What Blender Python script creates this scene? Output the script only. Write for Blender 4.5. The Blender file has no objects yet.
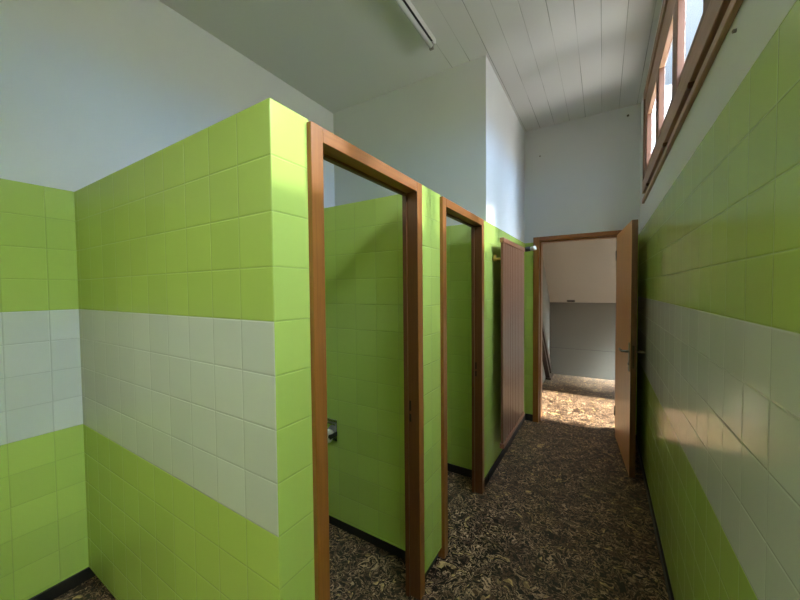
import bpy, bmesh, math
from mathutils import Vector, Matrix

scn = bpy.context.scene
C = scn.collection

# ------------------------------------------------------------------ dimensions (metres)
XF, XL, XR = -.761, -2.306, .294          # stall fronts, left wall, window wall
Y0, Y2, Y3 = .585, 2.519, 3.965           # first stall side, full-height box, far wall
YB = -2.75                                # wall behind the camera
ZT, ZB, S = 2.027, .063, .15              # tile top, tile bottom, tile pitch
ZC = 3.28                                 # ceiling
H = 1.51                                  # eye height
HX1 = 3.4                                 # hall right end
HK = 6.385                                # hall knee wall
SL = .95                                  # slope of the hall's roof
ZK = 1.268

def roof_z(y): return ZK + (HK-y)*SL

# ------------------------------------------------------------------ mesh helpers
def new():
    return bmesh.new()

def box(bm, x0, x1, y0, y1, z0, z1, mi=0, M=None):
    vs = [bm.verts.new((x, y, z)) for x in (x0, x1) for y in (y0, y1) for z in (z0, z1)]
    if M is not None:
        for v in vs:
            v.co = M @ v.co
    q = ((0, 1, 3, 2), (4, 6, 7, 5), (0, 4, 5, 1), (2, 3, 7, 6), (0, 2, 6, 4), (1, 5, 7, 3))
    fs = []
    for f in q:
        fc = bm.faces.new([vs[i] for i in f]); fc.material_index = mi; fs.append(fc)
    return fs

def cyl(bm, a, b, r, n=16, r2=None, mi=0):
    a, b = Vector(a), Vector(b)
    d = (b - a).normalized()
    t = Vector((0, 0, 1)) if abs(d.z) < .9 else Vector((1, 0, 0))
    u = d.cross(t).normalized(); w = d.cross(u)
    r2 = r if r2 is None else r2
    A = [bm.verts.new(a + (u*math.cos(k*2*math.pi/n) + w*math.sin(k*2*math.pi/n))*r) for k in range(n)]
    B = [bm.verts.new(b + (u*math.cos(k*2*math.pi/n) + w*math.sin(k*2*math.pi/n))*r2) for k in range(n)]
    for k in range(n):
        f = bm.faces.new((A[k], A[(k+1) % n], B[(k+1) % n], B[k])); f.smooth = True; f.material_index = mi
    bm.faces.new(A[::-1]).material_index = mi; bm.faces.new(B).material_index = mi

def tube(bm, pts, r, n=12):
    for a, b in zip(pts, pts[1:]):
        cyl(bm, a, b, r, n)
    for p in pts[1:-1]:
        bmesh.ops.create_uvsphere(bm, u_segments=n, v_segments=8, radius=r, matrix=Matrix.Translation(p))

def prism(bm, prof, axis, a, b):
    """extrude a closed 2D profile along an axis ('x' profile is (y,z); 'y' profile is (x,z))"""
    def P(p, t):
        return (t, p[0], p[1]) if axis == 'x' else (p[0], t, p[1])
    A = [bm.verts.new(P(p, a)) for p in prof]; B = [bm.verts.new(P(p, b)) for p in prof]
    n = len(prof)
    for k in range(n):
        bm.faces.new((A[k], A[(k+1) % n], B[(k+1) % n], B[k]))
    bm.faces.new(A[::-1]); bm.faces.new(B)

def obj(name, bm, mats, parent=None, bevel=0.0, label=None, segs=2):
    bmesh.ops.recalc_face_normals(bm, faces=bm.faces)
    me = bpy.data.meshes.new(name); bm.to_mesh(me); bm.free()
    for m in (mats if isinstance(mats, (list, tuple)) else [mats]):
        me.materials.append(m)
    o = bpy.data.objects.new(name, me); C.objects.link(o)
    if parent:
        o.parent = parent
        o.matrix_parent_inverse = Matrix.Translation(parent.location).inverted()
    if bevel:
        b = o.modifiers.new('bevel', 'BEVEL'); b.width = bevel; b.segments = segs; b.limit_method = 'ANGLE'
        b.harden_normals = False
    if label:
        o['label'] = label
    return o

def thing(name, label, cat, loc=(0, 0, 0), group=None, kind=None):
    o = bpy.data.objects.new(name, None); C.objects.link(o); o.location = loc
    o.empty_display_size = .1
    tag(o, label, cat, group, kind)
    return o

def tag(o, label, cat, group=None, kind=None):
    o['label'] = label; o['category'] = cat
    if group: o['group'] = group
    if kind: o['kind'] = kind
    return o

def struct(name, bm, mats, label, cat, bevel=0):
    return tag(obj(name, bm, mats, None, bevel), label, cat, kind='structure')

# ------------------------------------------------------------------ node helpers
class NT:
    def __init__(self, name):
        self.m = bpy.data.materials.new(name); self.m.use_nodes = True
        self.t = self.m.node_tree; self.t.nodes.clear()
        self.out = self.t.nodes.new('ShaderNodeOutputMaterial')
        self.b = self.t.nodes.new('ShaderNodeBsdfPrincipled')
        self.t.links.new(self.b.outputs[0], self.out.inputs[0])
    def n(self, typ, **kw):
        nd = self.t.nodes.new(typ)
        for k, v in kw.items():
            setattr(nd, k, v)
        return nd
    def set(self, sock, v):
        if isinstance(v, bpy.types.NodeSocket):
            self.t.links.new(v, sock)
        else:
            sock.default_value = v
    def math(self, op, a, b=0.0, c=None):
        nd = self.n('ShaderNodeMath', operation=op)
        self.set(nd.inputs[0], a); self.set(nd.inputs[1], b)
        if c is not None: self.set(nd.inputs[2], c)
        return nd.outputs[0]
    def mix(self, f, a, b):
        nd = self.n('ShaderNodeMix', data_type='RGBA')
        self.set(nd.inputs[0], f); self.set(nd.inputs[6], a); self.set(nd.inputs[7], b)
        return nd.outputs[2]
    def mr(self, v, a, b, c=0.0, d=1.0, smooth=True):
        nd = self.n('ShaderNodeMapRange')
        if smooth: nd.interpolation_type = 'SMOOTHSTEP'
        for i, x in enumerate((v, a, b, c, d)): self.set(nd.inputs[i], x)
        return nd.outputs[0]
    def pos(self):
        g = self.n('ShaderNodeNewGeometry'); s = self.n('ShaderNodeSeparateXYZ')
        self.t.links.new(g.outputs['Position'], s.inputs[0])
        return g.outputs['Position'], s.outputs
    def comb(self, x, y, z=0.0):
        nd = self.n('ShaderNodeCombineXYZ')
        for i, v in enumerate((x, y, z)): self.set(nd.inputs[i], v)
        return nd.outputs[0]
    def noise(self, vec, scale, detail=3.0, rough=.5, dist=0.0):
        nd = self.n('ShaderNodeTexNoise')
        if vec is not None: self.t.links.new(vec, nd.inputs['Vector'])
        nd.inputs['Scale'].default_value = scale; nd.inputs['Detail'].default_value = detail
        nd.inputs['Roughness'].default_value = rough; nd.inputs['Distortion'].default_value = dist
        return nd
    def bump(self, h, strength, dist, prev=None):
        nd = self.n('ShaderNodeBump')
        nd.inputs['Strength'].default_value = strength; nd.inputs['Distance'].default_value = dist
        self.t.links.new(h, nd.inputs['Height'])
        if prev: self.t.links.new(prev, nd.inputs['Normal'])
        return nd.outputs[0]
    def fin(self, color=None, rough=None, normal=None, spec=None, metal=None):
        b = self.b
        if color is not None: self.set(b.inputs['Base Color'], color)
        if rough is not None: self.set(b.inputs['Roughness'], rough)
        if normal is not None: self.t.links.new(normal, b.inputs['Normal'])
        if spec is not None: b.inputs['Specular IOR Level'].default_value = spec
        if metal is not None: b.inputs['Metallic'].default_value = metal
        return self.m

GREEN = (.455, .60, .14, 1)
WHITE = (.66, .69, .64, 1)

def tile(name, axis, u0, striped):
    t = NT(name); P, xyz = t.pos()
    u = t.math('DIVIDE', t.math('SUBTRACT', xyz[0 if axis == 'x' else 1], u0), S)
    v = t.math('DIVIDE', t.math('SUBTRACT', ZT, xyz[2]), S)
    iu, iv = t.math('FLOOR', u), t.math('FLOOR', v)
    def edge(a):
        return t.math('ABSOLUTE', t.math('SUBTRACT', t.math('FRACT', a), .5))
    e = t.math('MAXIMUM', edge(u), edge(v))
    joint = t.mr(e, .490, .4955)                     # 1 inside the joint
    pillow = t.mr(e, .470, .5, 1.0, 0.0)            # rounded glazed edge
    wn = t.n('ShaderNodeTexWhiteNoise', noise_dimensions='2D')
    t.t.links.new(t.comb(iu, iv), wn.inputs['Vector'])
    var = t.mr(wn.outputs[0], 0, 1, .96, 1.04, smooth=False)
    base = GREEN
    if striped:
        inw = t.math('MULTIPLY', t.math('GREATER_THAN', v, 4.0), t.math('LESS_THAN', v, 8.0))
        base = t.mix(inw, GREEN, WHITE)
    hs = t.n('ShaderNodeHueSaturation')
    t.set(hs.inputs['Value'], var); t.set(hs.inputs['Color'], base)
    jc = t.n('ShaderNodeHueSaturation'); jc.inputs['Value'].default_value = .76
    t.set(jc.inputs['Color'], hs.outputs[0])
    col = t.mix(joint, hs.outputs[0], jc.outputs[0])
    # every tile sits at its own tiny tilt, and the glaze is a little wavy
    tilt = t.math('MULTIPLY', t.math('FRACT', u), t.math('SUBTRACT', wn.outputs[0], .5))
    wav = t.noise(P, 9, 1.0)
    h = t.math('ADD', pillow, t.math('ADD', t.math('MULTIPLY', tilt, .35), t.math('MULTIPLY', wav.outputs[0], .5)))
    nrm = t.bump(h, .75, .0014)
    return t.fin(col, t.mix(joint, (.17,)*3+(1,), (.6,)*3+(1,)), nrm, spec=.34)

def plaster(name, col, rough=.75):
    t = NT(name); P, xyz = t.pos()
    n1 = t.noise(P, 160, 3); n2 = t.noise(P, 1.7, 3)
    c = t.mix(t.mr(n2.outputs[0], .3, .7), tuple(c*.965 for c in col[:3])+(1,), col)
    return t.fin(c, rough, t.bump(n1.outputs[0], .25, .002), spec=.3)

def boards(name, col):
    t = NT(name); P, xyz = t.pos()
    u = t.math('DIVIDE', t.math('ADD', xyz[0], .603+.145*30), .145)
    e = t.math('ABSOLUTE', t.math('SUBTRACT', t.math('FRACT', u), .5))
    on = t.math('GREATER_THAN', xyz[0], -1.11)
    g = t.math('MULTIPLY', t.mr(e, .478, .492), on)
    # gap width wanders along each board so parts of a joint are painted shut
    nz = t.noise(t.comb(t.math('MULTIPLY', t.math('FLOOR', t.math('ADD', u, .5)), 3.7), xyz[1]), 1.6, 2)
    g = t.math('MULTIPLY', g, t.mr(nz.outputs[0], .35, .6, .25, 1))
    c = t.mix(t.math('MULTIPLY', g, .75), col, (.17, .17, .16, 1))
    n1 = t.noise(P, 120, 2)
    h = t.math('ADD', t.math('MULTIPLY', t.math('SUBTRACT', 1.0, g), 1.0), t.math('MULTIPLY', n1.outputs[0], .08))
    return t.fin(c, .5, t.bump(h, .6, .003), spec=.35)

def wood(name, c1, c2, rough=.38, axis=2, scale=1.0, spec=.5):
    t = NT(name); P, xyz = t.pos()
    sc = [60*scale]*3; sc[axis] = 3*scale
    mp = t.n('ShaderNodeVectorMath', operation='MULTIPLY')
    t.t.links.new(P, mp.inputs[0]); mp.inputs[1].default_value = sc
    n1 = t.noise(mp.outputs[0], 1.0, 5, .6, .6)
    c = t.mix(t.mr(n1.outputs[0], .3, .72), c1, c2)
    return t.fin(c, rough, t.bump(n1.outputs[0], .12, .001), spec=spec)

def plain(name, col, rough=.5, metal=0.0, spec=.5, grain=300):
    t = NT(name); P, xyz = t.pos()
    n1 = t.noise(P, grain, 2)
    c = t.mix(n1.outputs[0], tuple(x*.93 for x in col[:3])+(1,), tuple(min(1, x*1.06) for x in col[:3])+(1,))
    return t.fin(c, rough, t.bump(n1.outputs[0], .05, .001), spec=spec, metal=metal)

def floor_mat():
    t = NT('mottled_vinyl_floor'); P, xyz = t.pos()
    # 30 cm sheets: each sheet shifts the swirl pattern
    fx = t.math('FLOOR', t.math('DIVIDE', t.math('ADD', xyz[0], .002), .30))
    fy = t.math('FLOOR', t.math('DIVIDE', xyz[1], .30))
    off = t.comb(t.math('MULTIPLY', fx, 3.31), t.math('MULTIPLY', fy, 5.17))
    add = t.n('ShaderNodeVectorMath', operation='ADD')
    t.t.links.new(P, add.inputs[0]); t.t.links.new(off, add.inputs[1])
    p = add.outputs[0]
    w = t.noise(p, 8, 2, .5)
    wsub = t.n('ShaderNodeVectorMath', operation='SUBTRACT'); t.t.links.new(w.outputs['Color'], wsub.inputs[0]); wsub.inputs[1].default_value = (.5, .5, .5)
    wsc = t.n('ShaderNodeVectorMath', operation='SCALE'); t.t.links.new(wsub.outputs[0], wsc.inputs[0]); wsc.inputs[3].default_value = .16
    wp = t.n('ShaderNodeVectorMath', operation='ADD'); t.t.links.new(p, wp.inputs[0]); t.t.links.new(wsc.outputs[0], wp.inputs[1])
    n1 = t.noise(wp.outputs[0], 16, 2, .5, .9)       # ribbons
    n2 = t.noise(wp.outputs[0], 50, 2, .55, .6)       # fine flecks
    n3 = t.noise(p, 5, 2)                             # large tone
    n4 = t.noise(p, 11, 2)
    def ridge(n, at, lo, hi):
        return t.mr(t.math('ABSOLUTE', t.math('SUBTRACT', n.outputs[0], at)), lo, hi, 1, 0)
    dark = (.010, .0065, .004, 1); mid = (.074, .038, .022, 1); tan = (.70, .49, .31, 1); gold = (.76, .55, .24, 1)
    c = t.mix(t.mr(n2.outputs[0], .45, .53), dark, mid)
    c = t.mix(t.math('MULTIPLY', ridge(n2, .56, .008, .026), t.mr(n4.outputs[0], .36, .56, .12, .75)), c, tan)
    c = t.mix(t.math('MULTIPLY', ridge(n1, .5, .007, .020), t.mr(n3.outputs[0], .38, .58, .10, .80)), c, tan)
    c = t.mix(t.math('MULTIPLY', t.mr(n1.outputs[0], .645, .665), t.mr(n2.outputs[0], .40, .56, .85, .25)), c, gold)
    ex = t.math('ABSOLUTE', t.math('SUBTRACT', t.math('FRACT', t.math('DIVIDE', t.math('ADD', xyz[0], .002), .30)), .5))
    ey = t.math('ABSOLUTE', t.math('SUBTRACT', t.math('FRACT', t.math('DIVIDE', xyz[1], .30)), .5))
    seam = t.mr(t.math('MAXIMUM', ex, ey), .495, .499)
    c = t.mix(t.math('MULTIPLY', seam, .45), c, (.014, .009, .005, 1))
    h = t.math('SUBTRACT', t.math('ADD', t.math('MULTIPLY', n1.outputs[0], .6), t.math('MULTIPLY', n2.outputs[0], .5)), seam)
    return t.fin(c, t.mr(n2.outputs[0], .3, .7, .34, .50), t.bump(h, .35, .0015), spec=.4)

def glass_mat(name, tint, gloss=.06):
    t = NT(name)
    tr = t.n('ShaderNodeBsdfTransparent'); tr.inputs[0].default_value = tint
    gl = t.n('ShaderNodeBsdfGlossy'); gl.inputs['Roughness'].default_value = .02
    mx = t.n('ShaderNodeMixShader')
    mx.inputs[0].default_value = gloss
    t.t.links.new(tr.outputs[0], mx.inputs[1]); t.t.links.new(gl.outputs[0], mx.inputs[2])
    t.t.links.new(mx.outputs[0], t.out.inputs[0])
    return t.m

M_left = tile('tiles_left', 'y', .478, True)
M_right = tile('tiles_right', 'y', .97, True)
M_side = tile('tiles_side', 'x', XF, True)
M_front = tile('tiles_front', 'y', 1.552, False)
M_end = tile('tiles_end', 'y', .583, False)
M_div = tile('tiles_divider', 'x', -1.103, False)
M_box = tile('tiles_box', 'y', 2.53, False)
M_boxf = tile('tiles_box_front', 'x', XF, False)
M_far = tile('tiles_far', 'x', XF+.02, False)
M_plaster = plaster('white_plaster', (.74, .755, .76, 1))
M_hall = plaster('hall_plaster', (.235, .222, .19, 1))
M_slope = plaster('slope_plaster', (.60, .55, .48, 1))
M_ceil = boards('painted_boards', (.74, .735, .735, 1))
M_floor = floor_mat()
M_skirt = plain('black_skirting', (.012, .011, .011, 1), .45)
M_frame = wood('brown_frame', (.31, .118, .028, 1), (.24, .088, .019, 1), .33)
M_framey = wood('brown_frame_head', (.31, .118, .028, 1), (.24, .088, .019, 1), .33, axis=1)
M_framex = wood('brown_frame_lintel', (.31, .118, .028, 1), (.24, .088, .019, 1), .33, axis=0)
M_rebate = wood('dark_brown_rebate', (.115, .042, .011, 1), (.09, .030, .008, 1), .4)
M_leaf = wood('door_veneer', (.62, .30, .105, 1), (.50, .23, .075, 1), .36)
M_leafedge = wood('door_edge', (.15, .065, .028, 1), (.11, .045, .018, 1), .5)
M_win = wood('window_wood', (.19, .082, .042, 1), (.145, .06, .03, 1), .45)
M_winy = wood('window_rail_wood', (.38, .22, .135, 1), (.31, .17, .10, 1), .45, axis=1)
M_rad = plain('brown_enamel', (.22, .10, .058, 1), .34)
M_radhd = plain('brown_enamel_header', (.30, .13, .07, 1), .36)
M_black = plain('black_plastic', (.012, .012, .012, 1), .4)
M_wplast = plain('white_plastic', (.72, .72, .70, 1), .4)
M_brass = plain('brass', (.62, .45, .16, 1), .32, 1.0)
M_steel = plain('dull_steel', (.33, .31, .28, 1), .35, 1.0)
M_lock = plain('dark_lock_metal', (.07, .055, .04, 1), .5, 1.0)
M_chrome = plain('chrome', (.62, .63, .64, 1), .12, 1.0)
M_paper = plain('tissue_paper', (.80, .80, .77, 1), .9, spec=.1)
M_gap = plain('dark_gap', (.010, .008, .007, 1), .8)
M_dwood = wood('dark_stringer_wood', (.055, .032, .02, 1), (.035, .02, .012, 1), .5, axis=1)
M_lampw = plain('lamp_enamel', (.62, .63, .62, 1), .35)
M_tubeg = plain('opal_tube', (.78, .79, .78, 1), .18)
M_pane = glass_mat('window_glass', (.21, .215, .22, 1))
M_pane3 = glass_mat('fill_window_glass', (.322, .305, .24, 1))  # tint sets warmth and strength of the added left window's light
M_sky = glass_mat('rooflight_glass', (.63, .63, .61, 1))

# ------------------------------------------------------------------ setting
def paint(fs, rule):
    for f in fs:
        f.normal_update()
        f.material_index = rule(f)

# floor
bm = new(); box(bm, XL-.2, XR+.2, YB-.2, Y3+.12, -.08, 0); box(bm, -.95, HX1+.1, Y3+.12, HK+.15, -.08, 0)
struct('floor', bm, M_floor, 'dark brown floor covered in a swirling tan mottled pattern', 'floor')
# ceiling
bm = new(); box(bm, XL-.09, XR+.045, YB-.2, Y3+.23, ZC, ZC+.1)
struct('ceiling', bm, M_ceil, 'white painted ceiling with thin lengthwise board joints', 'ceiling')
# left wall: plaster core and a skin of tiles
LY0, LY1, LZ0, LZ1 = -2.45, -.80, 2.15, 3.10
bm = new()
for a in ((YB-.2, LY0, 0, ZC), (LY1, Y2+.1, 0, ZC), (LY0, LY1, 0, LZ0), (LY0, LY1, LZ1, ZC)):
    box(bm, XL-.09, XL-.006, a[0], a[1], a[2], a[3])
box(bm, XL-.007, XL, YB, Y2, ZB, ZT, 1)
struct('wall_left', bm, [M_plaster, M_left], 'left wall, green and white tiles below pale plaster', 'wall')
# wall behind the camera
bm = new(); box(bm, XL-.2, XR+.2, YB-.2, YB-.006, 0, ZC); box(bm, XL, XR, YB-.007, YB, ZB, ZT, 1)
M_backt = tile('tiles_back', 'x', XF, True)
struct('wall_back', bm, [M_plaster, M_backt], 'back wall with green and white tiles behind the viewer', 'wall')
# window wall
WZ0, WZ1, WY0, WY1 = 2.265, 3.165, -.30, 3.56
bm = new()
box(bm, XR+.006, XR+.045, YB-.2, Y3+.3, 0, WZ0)
box(bm, XR+.006, XR+.045, YB-.2, Y3+.3, WZ1, ZC)
box(bm, XR+.006, XR+.045, YB-.2, WY0, WZ0, WZ1); box(bm, XR+.006, XR+.045, WY1, Y3+.3, WZ0, WZ1)
box(bm, XR, XR+.007, YB, Y3, ZB, ZT, 1)
struct('wall_right', bm, [M_plaster, M_right], 'right wall, green and white tiles under a strip of high windows', 'wall')
# far wall with the door opening
DX0, DX1, DZ = -.668, .180, 2.083
YW = Y3+.235
bm = new()
box(bm, XF-.2, DX0+.02, Y3+.006, YW, 0, ZC)
box(bm, DX1-.02, HX1+.1, Y3+.006, YW, 0, ZC+.1)
box(bm, DX0+.02, DX1-.02, Y3+.006, YW, DZ-.02, ZC)
box(bm, XF, DX0+.01, Y3, Y3+.007, ZB, ZT, 1); box(bm, DX1-.01, XR, Y3, Y3+.007, ZB, ZT, 1)
struct('wall_far', bm, [M_plaster, M_far], 'far end wall around the open doorway, plain pale plaster', 'wall')
# full height box past the second stall
bm = new()
box(bm, XL-.2, XF-.006, Y2+.006, Y3+.1, 0, ZC)
fs = box(bm, XL, XF, Y2, Y3, ZB, ZT)
paint(fs, lambda f: 2 if abs(f.normal.y) > .5 else 1)
struct('wall_box', bm, [M_plaster, M_box, M_boxf], 'full-height boxed-in wall beyond the second stall', 'wall')
# stall side wall (towards the viewer): striped face, all-green end
TH = .054
bm = new()
plan = [(XL, Y0), (XF, Y0), (XF, .722), (XF-TH, .722), (XF-TH, Y0+.075), (XL, Y0+.075)]
lo = [bm.verts.new((x, y, ZB)) for x, y in plan]; hi = [bm.verts.new((x, y, ZT)) for x, y in plan]
fs = [bm.faces.new((lo[k], lo[(k+1) % 6], hi[(k+1) % 6], hi[k])) for k in range(6)] + [bm.faces.new(lo[::-1]), bm.faces.new(hi)]
paint(fs, lambda f: 1 if abs(f.normal.x) > .5 else 0)
box(bm, XL, XF-.03, Y0+.03, Y0+.07, 0, ZB+.002, 2); box(bm, XF-TH, XF-.022, Y0+.03, .722, 0, ZB+.002, 2)
struct('wall_stall_side', bm, [M_side, M_end, M_skirt], 'near stall side wall with a white band, green end strip beside the first frame', 'partition wall', .002)
bm = new()
box(bm, XF-TH, XF, 1.415, 1.672, ZB, ZT); box(bm, XF-TH, XF-.02, 1.415, 1.672, 0, ZB+.002, 1)
struct('wall_stall_front', bm, [M_front, M_skirt], 'narrow green tiled pier between the two stall openings', 'partition wall')
bm = new()
box(bm, XF-TH, XF, 2.385, Y2+.001, ZB, ZT); box(bm, XF-TH, XF+.008, 2.385, Y2+.001, 0, ZB+.002, 1)
struct('wall_stall_front', bm, [M_box, M_skirt], 'slim green tiled strip right of the second stall opening', 'partition wall')
bm = new()
box(bm, XL, XF-TH+.001, 1.535, 1.615, ZB, ZT); box(bm, XL, XF-TH, 1.545, 1.605, 0, ZB+.002, 1)
struct('wall_stall_divider', bm, [M_div, M_skirt], 'green tiled dividing wall seen through the first stall opening', 'partition wall')
# skirtings
bm = new(); box(bm, XL-.004, XL+.010, YB, Y0+.035, 0, ZB)
struct('baseboard_left', bm, M_skirt, 'black skirting under the left wall tiles', 'baseboard', .003)
bm = new(); box(bm, XR-.010, XR+.004, YB, Y3, 0, ZB-.004)
struct('baseboard_right', bm, M_skirt, 'black skirting under the right wall tiles', 'baseboard', .003)
bm = new(); box(bm, XF-.004, XF+.010, Y2+.001, Y3, 0, ZB)
struct('baseboard_box', bm, M_skirt, 'black skirting below the brown radiator', 'baseboard', .003)
bm = new(); box(bm, XL+.01, XF-TH, Y2-.010, Y2+.004, 0, ZB)
struct('baseboard_stall', bm, M_skirt, 'black skirting at the back of the second stall', 'baseboard', .003)
bm = new(); box(bm, XF+.010, DX0+.004, Y3-.010, Y3+.004, 0, ZB+.012)
struct('baseboard_far', bm, M_skirt, 'short black skirting left of the far doorway', 'baseboard', .003)

# hall beyond the door -------------------------------------------------
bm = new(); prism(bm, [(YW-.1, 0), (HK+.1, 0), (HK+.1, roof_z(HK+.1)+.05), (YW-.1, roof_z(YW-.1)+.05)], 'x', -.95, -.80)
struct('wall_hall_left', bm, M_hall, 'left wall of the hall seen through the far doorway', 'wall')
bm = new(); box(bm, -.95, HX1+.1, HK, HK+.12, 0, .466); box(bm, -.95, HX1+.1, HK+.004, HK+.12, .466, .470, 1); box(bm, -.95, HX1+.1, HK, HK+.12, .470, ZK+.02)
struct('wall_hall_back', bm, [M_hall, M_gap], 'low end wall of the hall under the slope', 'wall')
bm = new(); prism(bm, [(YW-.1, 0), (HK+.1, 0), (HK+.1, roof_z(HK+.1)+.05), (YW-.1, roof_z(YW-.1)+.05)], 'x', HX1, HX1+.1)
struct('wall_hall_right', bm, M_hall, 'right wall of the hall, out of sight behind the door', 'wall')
# sloping ceiling with a rooflight opening
RX0, RX1, RY0, RY1 = .95, 3.15, 5.66, 6.38
def slab(bm, x0, x1, ya, yb, off=0, th=.12, mi=0):
    pr = [(ya, roof_z(ya)+off), (yb, roof_z(yb)+off), (yb, roof_z(yb)+off+th), (ya, roof_z(ya)+off+th)]
    prism(bm, pr, 'x', x0, x1)
bm = new()
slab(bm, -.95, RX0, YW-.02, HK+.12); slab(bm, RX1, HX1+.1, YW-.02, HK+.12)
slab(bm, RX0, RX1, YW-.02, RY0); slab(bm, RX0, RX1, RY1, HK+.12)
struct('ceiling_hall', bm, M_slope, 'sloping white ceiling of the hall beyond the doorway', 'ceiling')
bm = new(); box(bm, 3.52, 3.80, 4.25, 5.97, 0, 4.4)  # added blocker, shades the far hall floor from sky through the rooflight
struct('sky_blocker', bm, M_hall, 'added unseen blocker outside the hall, keeps sky light off its floor', 'wall')
rw = thing('window_2', 'rooflight in the slope of the hall, out of sight to the right', 'window', (RX0, RY0, roof_z(RY0)), kind='structure')
bm = new(); slab(bm, RX0+.001, RX1-.001, RY0+.001, RY1-.001, .05, .006); obj('pane', bm, M_sky, rw)
bm = new()
slab(bm, RX0+.001, RX0+.05, RY0+.001, RY1-.001, .01, .09); slab(bm, RX1-.05, RX1-.001, RY0+.001, RY1-.001, .01, .09)
slab(bm, RX0+.05, RX1-.05, RY0+.001, RY0+.04, .01, .09); slab(bm, RX0+.05, RX1-.05, RY1-.025, RY1-.001, .01, .06)
obj('window_frame', bm, M_win, rw)

# ------------------------------------------------------------------ stall door frames
def stall_frame(name, label, ya, yb):
    r = thing(name, label, 'door frame', (XF, ya, 0), kind='structure')
    fw, xo, xi, zt, zi = .050, XF+.018, XF-TH-.006, 2.016, 1.969
    for (p, q, s) in ((ya, ya+fw, 1), (yb-fw, yb, -1)):
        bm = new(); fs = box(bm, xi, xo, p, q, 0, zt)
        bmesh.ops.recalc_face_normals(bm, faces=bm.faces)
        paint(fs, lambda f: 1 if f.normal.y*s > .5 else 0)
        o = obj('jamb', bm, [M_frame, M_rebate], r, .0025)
        # rebate stop against which the missing door closed
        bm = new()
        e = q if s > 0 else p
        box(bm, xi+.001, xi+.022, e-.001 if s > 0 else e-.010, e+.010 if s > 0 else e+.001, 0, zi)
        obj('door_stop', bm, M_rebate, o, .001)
    bm = new(); box(bm, xi, xo, ya+fw, yb-fw, zi, zt)
    obj('head', bm, M_framey, r, .0025)
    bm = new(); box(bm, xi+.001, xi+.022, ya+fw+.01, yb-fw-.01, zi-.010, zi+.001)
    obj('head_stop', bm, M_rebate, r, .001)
    # strike slots
    for z0, z1 in ((.925, .975), (.872, .910)):
        bm = new(); box(bm, xi+.026, xi+.036, yb-fw-.0012, yb-fw+.002, z0, z1)
        obj('strike_slot', bm, M_gap, r)
    return r
stall_frame('door_1', 'brown wooden frame of the first stall, door missing', .714, 1.424)
stall_frame('door_2', 'brown wooden frame of the second stall, door missing', 1.662, 2.395)

# ------------------------------------------------------------------ far door
d3 = thing('door_3', 'open veneered door in a brown frame at the corridor end', 'door', (0, Y3, 0), kind='structure')
ix0, ix1, iz = -.606, .120, 2.040
for (a, b) in ((DX0, ix0), (ix1, DX1)):
    bm = new(); box(bm, a, b, Y3-.016, YW+.012, 0, DZ); o = obj('jamb', bm, M_frame, d3, .003)
bm = new(); box(bm, ix0, ix1, Y3-.016, YW+.012, iz, DZ); obj('head', bm, M_framex, d3, .003)
bm = new(); box(bm, ix0-.001, ix0+.012, Y3+.035, Y3+.06, 0, iz); box(bm, ix0+.012, ix1, Y3+.035, Y3+.06, iz-.012, iz+.001)
obj('door_stop', bm, M_frame, d3, .002)
# the leaf, swung into the room; local x runs from hinge to leading edge, y towards the window wall
hx, hy, lx, ly = .116, 3.944, .1885, 3.135
ang = math.atan2(ly-hy, lx-hx); LW = math.hypot(lx-hx, ly-hy)
ML = Matrix.Translation((hx, hy, 0)) @ Matrix.Rotation(ang, 4, 'Z')
bm = new(); fs = box(bm, 0, LW, 0, .040, .012, 2.036, 0, ML)
for f in fs:
    f.normal_update()
    if (ML.to_3x3().inverted() @ f.normal).x > .5: f.material_index = 1
leaf = obj('door_leaf', bm, [M_leaf, M_leafedge], d3, .002)
def lp(x, y, z): return ML @ Vector((x, y, z))
for s, y in ((-1, 0.0), (1, .040)):
    bm = new(); box(bm, LW-.062, LW-.030, min(y, y+s*.006), max(y, y+s*.006), .845, 1.075, 0, ML)
    obj('escutcheon', bm, M_steel, leaf, .002, 'dull metal escutcheon plate')
    bm = new()
    tube(bm, [lp(LW-.046, y+s*.004, 1.005), lp(LW-.046, y+s*.052, 1.005), lp(LW-.165, y+s*.052, 1.003)], .0095)
    obj('door_handle', bm, M_steel, leaf, 0, 'dull metal lever handle')
bm = new(); cyl(bm, lp(LW-.046, -.004, .905), lp(LW-.046, -.012, .905), .010); obj('key_cylinder', bm, M_steel, leaf)
bm = new(); box(bm, LW-.001, LW+.0008, .012, .026, .88, 1.06, 0, ML); obj('lock_plate', bm, M_lock, leaf)
for z in (.22, 1.78):
    bm = new(); cyl(bm, (hx-.004, hy+.006, z), (hx-.004, hy+.006, z+.10), .007); obj('hinge', bm, M_steel, d3)

# ------------------------------------------------------------------ strip window
w = thing('window_1', 'long high wooden window strip in the right wall', 'window', (XR, 2.0, WZ0), kind='structure')
fy0, fy1 = WY0, WY1
bm = new()
box(bm, XR-.012, XR+.006, fy0, fy1, 2.236, 2.268)           # lower casing
obj('lower_casing', bm, M_winy, w, .003)
bm = new()
box(bm, XR+.010, XR+.040, fy0, fy1, WZ0-.002, 2.325)
obj('groove_board', bm, M_leafedge, w)
bm = new(); box(bm, XR-.010, XR+.040, fy0, fy1, 2.322, 2.424)
obj('bottom_rail', bm, M_winy, w, .003)
bm = new(); box(bm, XR+.012, XR+.036, fy0, fy1, 2.420, 2.444); box(bm, XR+.004, XR+.036, fy0, fy1, 3.090, 3.100)
obj('gap', bm, M_gap, w)
bm = new(); box(bm, XR+.014, XR+.031, fy0, fy1, 2.444, 2.53); obj('sash_rail', bm, M_win, w, .003)
bm = new(); box(bm, XR+.000, XR+.031, fy0, fy1-.001, 2.905, 3.092); obj('sash_rail', bm, M_winy, w, .003)
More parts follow.
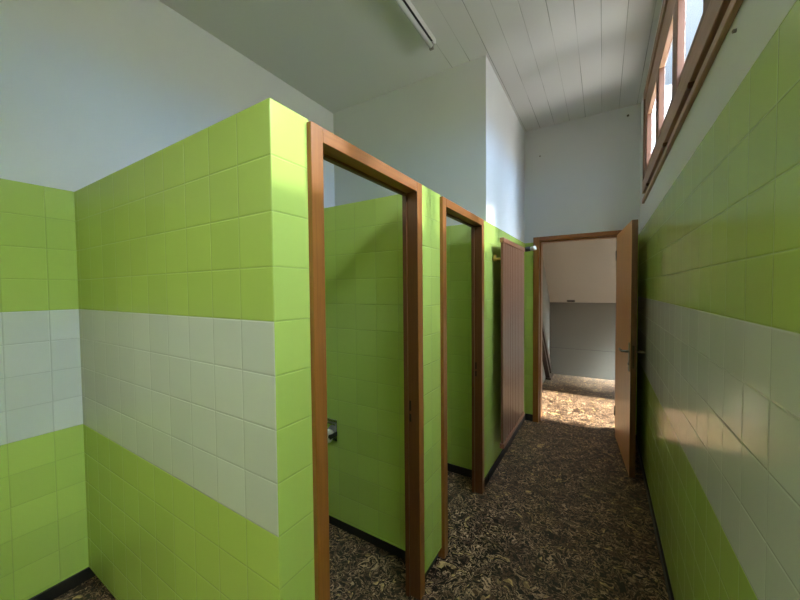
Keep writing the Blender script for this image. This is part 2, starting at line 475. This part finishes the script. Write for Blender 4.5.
bm = new(); box(bm, XR-.010, XR+.040, fy0, fy1, 3.098, WZ1+.006); obj('top_rail', bm, M_winy, w, .003)
bm = new(); box(bm, XR-.010, XR+.040, fy1-.06, fy1+.004, 2.424, 3.098); obj('stile', bm, M_win, w, .003)
bm = new(); box(bm, XR-.002, XR+.031, 3.35, fy1-.062, 2.444, 2.907); obj('stile', bm, M_win, w, .003)
edges = [3.35]
y = 2.70
while y > fy0+.2:
    bm = new(); box(bm, XR-.001, XR+.031, y, y+.125, 2.444, 2.907); obj('mullion', bm, M_win, w, .004)
    bm = new(); box(bm, XR+.024, XR+.028, y+.120, edges[-1]+.005, 2.525, 2.91); obj('pane', bm, M_pane, w)
    edges.append(y); y -= .62
bm = new(); box(bm, XR+.024, XR+.028, fy0+.05, edges[-1]+.005, 2.525, 2.91); obj('pane', bm, M_pane, w)
bm = new(); box(bm, XR-.010, XR+.040, fy0, fy0+.06, 2.424, 3.098); obj('stile', bm, M_win, w, .003)
for yy in (3.24, 2.40, 1.76, 1.12, .5):
    bm = new(); cyl(bm, (XR-.002, yy-.018, 2.316), (XR-.002, yy+.018, 2.316), .011, 12)
    cyl(bm, (XR-.002, yy, 2.316), (XR+.02, yy, 2.316), .006, 8)
    obj('window_catch', bm, M_leafedge, w)

# unseen window added high in the left wall to brighten the right wall
w3 = thing('fill_window', 'added unseen window in the left wall, brightens the right wall', 'window', (XL, (LY0+LY1)/2, LZ0), kind='structure')
bm = new()
ym = (LY0+LY1)/2
for a in ((LY0, LY0+.06, LZ0, LZ1), (LY1-.06, LY1, LZ0, LZ1), (LY0+.06, LY1-.06, LZ0, LZ0+.06), (LY0+.06, LY1-.06, LZ1-.06, LZ1), (ym-.04, ym+.04, LZ0+.06, LZ1-.06)):
    box(bm, XL-.07, XL-.02, a[0], a[1], a[2], a[3])
obj('window_frame', bm, M_win, w3, .003)
for a, b in ((LY0+.055, ym-.035), (ym+.035, LY1-.055)):
    bm = new(); box(bm, XL-.05, XL-.045, a, b, LZ0+.055, LZ1-.055); obj('pane', bm, M_pane3, w3)
# ------------------------------------------------------------------ radiator
RXB, RXF_ = -.694, -.664
ry0, ry1, rz0, rz1 = 2.640, 3.455, .235, 1.915
r = thing('radiator', 'tall brown ribbed panel radiator on the wall beside the far doorway', 'radiator', (RXB, (ry0+ry1)/2, rz0))
nT = 13
p = (ry1-ry0)/nT
for k in range(nT):
    a = ry0+p*k
    bm = new(); box(bm, RXB+.006, RXF_-.004, a+.004, a+p-.004, rz0+.03, rz1-.03)
    obj('flat_tube', bm, M_rad, r, .0035)
bm = new(); box(bm, RXB+.010, RXF_-.016, ry0+.002, ry1-.002, rz0+.03, rz1-.03); obj('back_panel', bm, M_rad, r)
for (z0, z1) in ((rz1-.040, rz1), (rz0, rz0+.040)):
    bm = new(); box(bm, RXB, RXF_+.004, ry0-.006, ry1+.004, z0, z1); obj('header', bm, M_radhd, r, .005)
for yy in (2.98, 3.33):
    for zz in (.38, 1.66):
        bm = new(); box(bm, XF+.001, RXB+.012, yy-.012, yy+.012, zz-.025, zz+.025); cyl(bm, (XF+.001, yy, zz), (XF+.008, yy, zz), .03, 16)
        obj('wall_bracket', bm, M_steel, r, .002)
bm = new(); cyl(bm, (XF+.001, 2.675, 1.752), (RXB+.008, 2.675, 1.752), .010); cyl(bm, (XF+.02, 2.675, 1.735), (XF+.02, 2.675, 1.785), .014)
obj('bleed_fitting', bm, M_brass, r, 0, 'small brass fitting behind the near edge')
vz, vy = 1.905, ry1+.045
bm = new(); cyl(bm, (-.682, ry1, vz), (-.682, vy, vz), .010); cyl(bm, (-.700, vy, vz), (-.665, vy, vz), .015); cyl(bm, (-.665, vy, vz), (-.618, vy, vz+.004), .024, 20)
obj('valve', bm, M_black, r, 0, 'black valve body')
bm = new(); cyl(bm, (-.619, vy, vz+.004), (-.605, vy, vz+.005), .016, 16); cyl(bm, (-.605, vy, vz+.005), (-.565, vy, vz+.008), .022, 20, .020)
obj('valve_cap', bm, M_wplast, r, 0, 'white valve cap')
bm = new(); tube(bm, [(-.690, vy, vz), (XF+.001, vy, vz)], .010)
obj('supply_pipe', bm, M_rad, r)

# ------------------------------------------------------------------ ceiling light
cl = thing('ceiling_light', 'bare fluorescent batten on the ceiling above the stalls, switched off', 'light', (-1.038, 1.57, ZC))
bm = new(); prism(bm, [(-1.060, ZC), (-1.018, ZC), (-1.020, ZC-.040), (-1.058, ZC-.040)], 'y', .99, 2.180)
obj('batten', bm, M_lampw, cl, .003)
bm = new(); box(bm, -1.057, -1.021, 1.02, 2.13, ZC-.0425, ZC-.039); obj('gap_shade_strip', bm, M_black, cl, 0, 'dark strip painted in for the shaded gap above the tube')  # black strip paints in the shade of the gap above the tube
bm = new(); cyl(bm, (-1.038, 1.01, ZC-.066), (-1.038, 2.135, ZC-.066), .016, 20); obj('fluorescent_tube', bm, M_tubeg, cl)
for yy in (1.0, 2.145):
    bm = new(); box(bm, -1.053, -1.023, yy-.010, yy+.010, ZC-.086, ZC-.038); obj('tube_holder', bm, M_steel, cl, .003, 'grey tube holder')

# ------------------------------------------------------------------ paper holder in the first stall
ph = thing('paper_holder', 'chrome toilet paper holder on the green divider in the first stall', 'paper holder', (-1.475, 1.535, .63))
pz, py, px0, px1 = .615, 1.478, -1.545, -1.412
bm = new(); box(bm, px0, px1, 1.531, 1.5352, .565, .700); obj('back_plate', bm, M_chrome, ph, .002)
bm = new()
A = []
for k in range(13):
    a = math.radians(-20 + 150*k/12)
    A.append((py + .058*math.cos(a+math.radians(20)) if False else py - .057*math.cos(a) , pz + .072*math.sin(a)+.006))
prof = A + [(q[0]+(py-q[0])*.06, q[1]-.004) for q in A[::-1]]
prism(bm, prof, 'x', px0-.003, px1+.003); obj('hood', bm, M_chrome, ph)
bm = new()
cyl(bm, (px0+.012, py, pz), (px1-.012, py, pz), .040, 28)
obj('paper_roll', bm, M_paper, ph, 0, 'partly used white paper roll')
bm = new(); cyl(bm, (px0, py, pz), (px1+.002, py, pz), .012, 16)
for q in (px0, px1-.001):
    box(bm, q-.001, q+.003, py-.01, 1.533, pz-.014, pz+.014)
obj('spindle', bm, M_black, ph, 0, 'dark spindle arms')

# ------------------------------------------------------------------ hall objects
st = thing('stair_stringer', 'dark diagonal wooden stringer against the left hall wall', 'handrail', (-.76, 6.0, 0))
def slant(bm, ya, za, yb, zb, h, x0, x1):
    prism(bm, [(ya, za), (yb, zb), (yb, zb+h), (ya, za+h)], 'x', x0, x1)
bm = new(); slant(bm, 5.10, 1.05, 6.24, .03, .13, -.799, -.750); obj('outer_board', bm, M_dwood, st, .004)
bm = new(); slant(bm, 4.86, 1.01, 5.92, .03, .08, -.799, -.735); obj('lower_rail', bm, M_dwood, st, .004)
bm = new(); box(bm, -.799, -.72, 5.9, 6.3, 0, .035); obj('foot_block', bm, M_dwood, st, .003)
sv = thing('ceiling_vent', 'small grey vent at the foot of the sloping hall ceiling', 'vent', (-.465, HK-.03, ZK))
bm = new(); slab(bm, -.530, -.400, HK-.050, HK-.012, -.004, .0045); obj('vent_plate', bm, M_steel, sv, .002)
bm = new()
for k in range(4):
    a = HK-.046+.009*k
    slab(bm, -.52, -.41, a, a+.005, -.0052, .002)
obj('vent_slots', bm, M_gap, sv)

def plug(name, label, cat, a, b, rr):
    t = thing(name, label, cat, a)
    d = Vector(b)-Vector(a)
    bm = new(); cyl(bm, a, b, rr, 12); obj('head', bm, M_steel, t)
    bm = new(); cyl(bm, Vector(a)+d*.98, Vector(a)+d*1.06, rr*.55, 8); obj('slot', bm, M_gap, t)
G = None
plug('wall_screw', 'small screw in the plaster high at the right end of the far wall', 'screw', (.196, Y3+.006, 3.19), (.196, Y3-.004, 3.19), .011)
plug('wall_screw', 'small screw in the far wall plaster up from the doorway left corner', 'screw', (-.603, Y3+.006, 2.972), (-.603, Y3-.004, 2.972), .007)
plug('wall_screw', 'tiny screw in the plaster between window strip and right wall tiles', 'screw', (XR+.006, 1.25, 2.198), (XR-.002, 1.25, 2.198), .005)

# ------------------------------------------------------------------ light
SKY_B, SKY_D = 480.0, 3.2
W = bpy.data.worlds.new('sky'); scn.world = W; W.use_nodes = True
nt = W.node_tree; nt.nodes.clear()
tc = nt.nodes.new('ShaderNodeTexCoord'); sp = nt.nodes.new('ShaderNodeSeparateXYZ')
nt.links.new(tc.outputs['Generated'], sp.inputs[0])
def wmr(v, a, b, c, d):
    n = nt.nodes.new('ShaderNodeMapRange'); n.interpolation_type = 'SMOOTHSTEP'
    nt.links.new(v, n.inputs[0])
    for i, x in enumerate((a, b, c, d)): n.inputs[i+1].default_value = x
    return n.outputs[0]
def wmul(a, b):
    n = nt.nodes.new('ShaderNodeMath'); n.operation = 'MULTIPLY'
    nt.links.new(a, n.inputs[0]); nt.links.new(b, n.inputs[1])
    return n.outputs[0]
cr = nt.nodes.new('ShaderNodeValToRGB')
nt.links.new(wmr(sp.outputs[2], -1, 1, 0, 1), cr.inputs[0])
e = cr.color_ramp.elements
e[0].position = .0; e[0].color = (.60, .56, .50, 1)
e[1].position = 1.0; e[1].color = (2.7, 3.0, 3.3, 1)
for p_, c_ in ((.47, (.58, .56, .51, 1)), (.52, (.54, .75, 1.08, 1)), (.65, (.98, 1.2, 1.45, 1)), (.79, (1.15, 1.38, 1.62, 1)), (.91, (2.7, 3.1, 3.5, 1))):
    n_ = e.new(p_); n_.color = c_
# sky brightness varies by direction: a bright band added to light the room
sky_gain = wmul(wmr(sp.outputs[1], .62, .86, 1.0, 2.7), wmul(wmr(sp.outputs[1], -.12, .14, SKY_B, SKY_D), wmr(sp.outputs[1], -.62, -.12, .08, 1.0)))
bg = nt.nodes.new('ShaderNodeBackground'); nt.links.new(sky_gain, bg.inputs[1])
wo = nt.nodes.new('ShaderNodeOutputWorld')
nt.links.new(cr.outputs[0], bg.inputs[0]); nt.links.new(bg.outputs[0], wo.inputs[0])

sun = bpy.data.lights.new('sun', 'SUN'); sun.energy = 88; sun.angle = math.radians(2.2); sun.color = (1, .94, .86)
so = bpy.data.objects.new('sun', sun); C.objects.link(so)
dirv = Vector((-1.08, -.59, -.73))
so.rotation_euler = dirv.to_track_quat('-Z', 'Y').to_euler(); so.location = (4, 6, 6)

# ------------------------------------------------------------------ camera (solved from the photograph's vanishing points)
yaw, pitch, roll, F = .5504, -.0302, -.0093, 330.575
fwd = Vector((-math.sin(yaw)*math.cos(pitch), math.cos(yaw)*math.cos(pitch), math.sin(pitch)))
right = Vector((math.cos(yaw), math.sin(yaw), 0)); up = right.cross(fwd)
r2 = math.cos(roll)*right + math.sin(roll)*up; u2 = -math.sin(roll)*right + math.cos(roll)*up
cam = bpy.data.cameras.new('camera'); co = bpy.data.objects.new('camera', cam); C.objects.link(co)
R = Matrix((r2, u2, -fwd)).transposed().to_4x4()
co.matrix_world = Matrix.Translation((0, 0, H)) @ R
cam.sensor_fit = 'HORIZONTAL'; cam.sensor_width = 36; cam.lens = F*36/800
cam.clip_start = .02
scn.camera = co
scn.view_settings.view_transform = 'Standard'; scn.view_settings.look = 'None'
scn.view_settings.exposure = .2; scn.view_settings.gamma = 1; scn.view_settings.use_curve_mapping = False
scn.cycles.max_bounces = 14; scn.cycles.diffuse_bounces = 8; scn.cycles.glossy_bounces = 5
scn.cycles.transparent_max_bounces = 12
scn.cycles.sample_clamp_indirect = 6
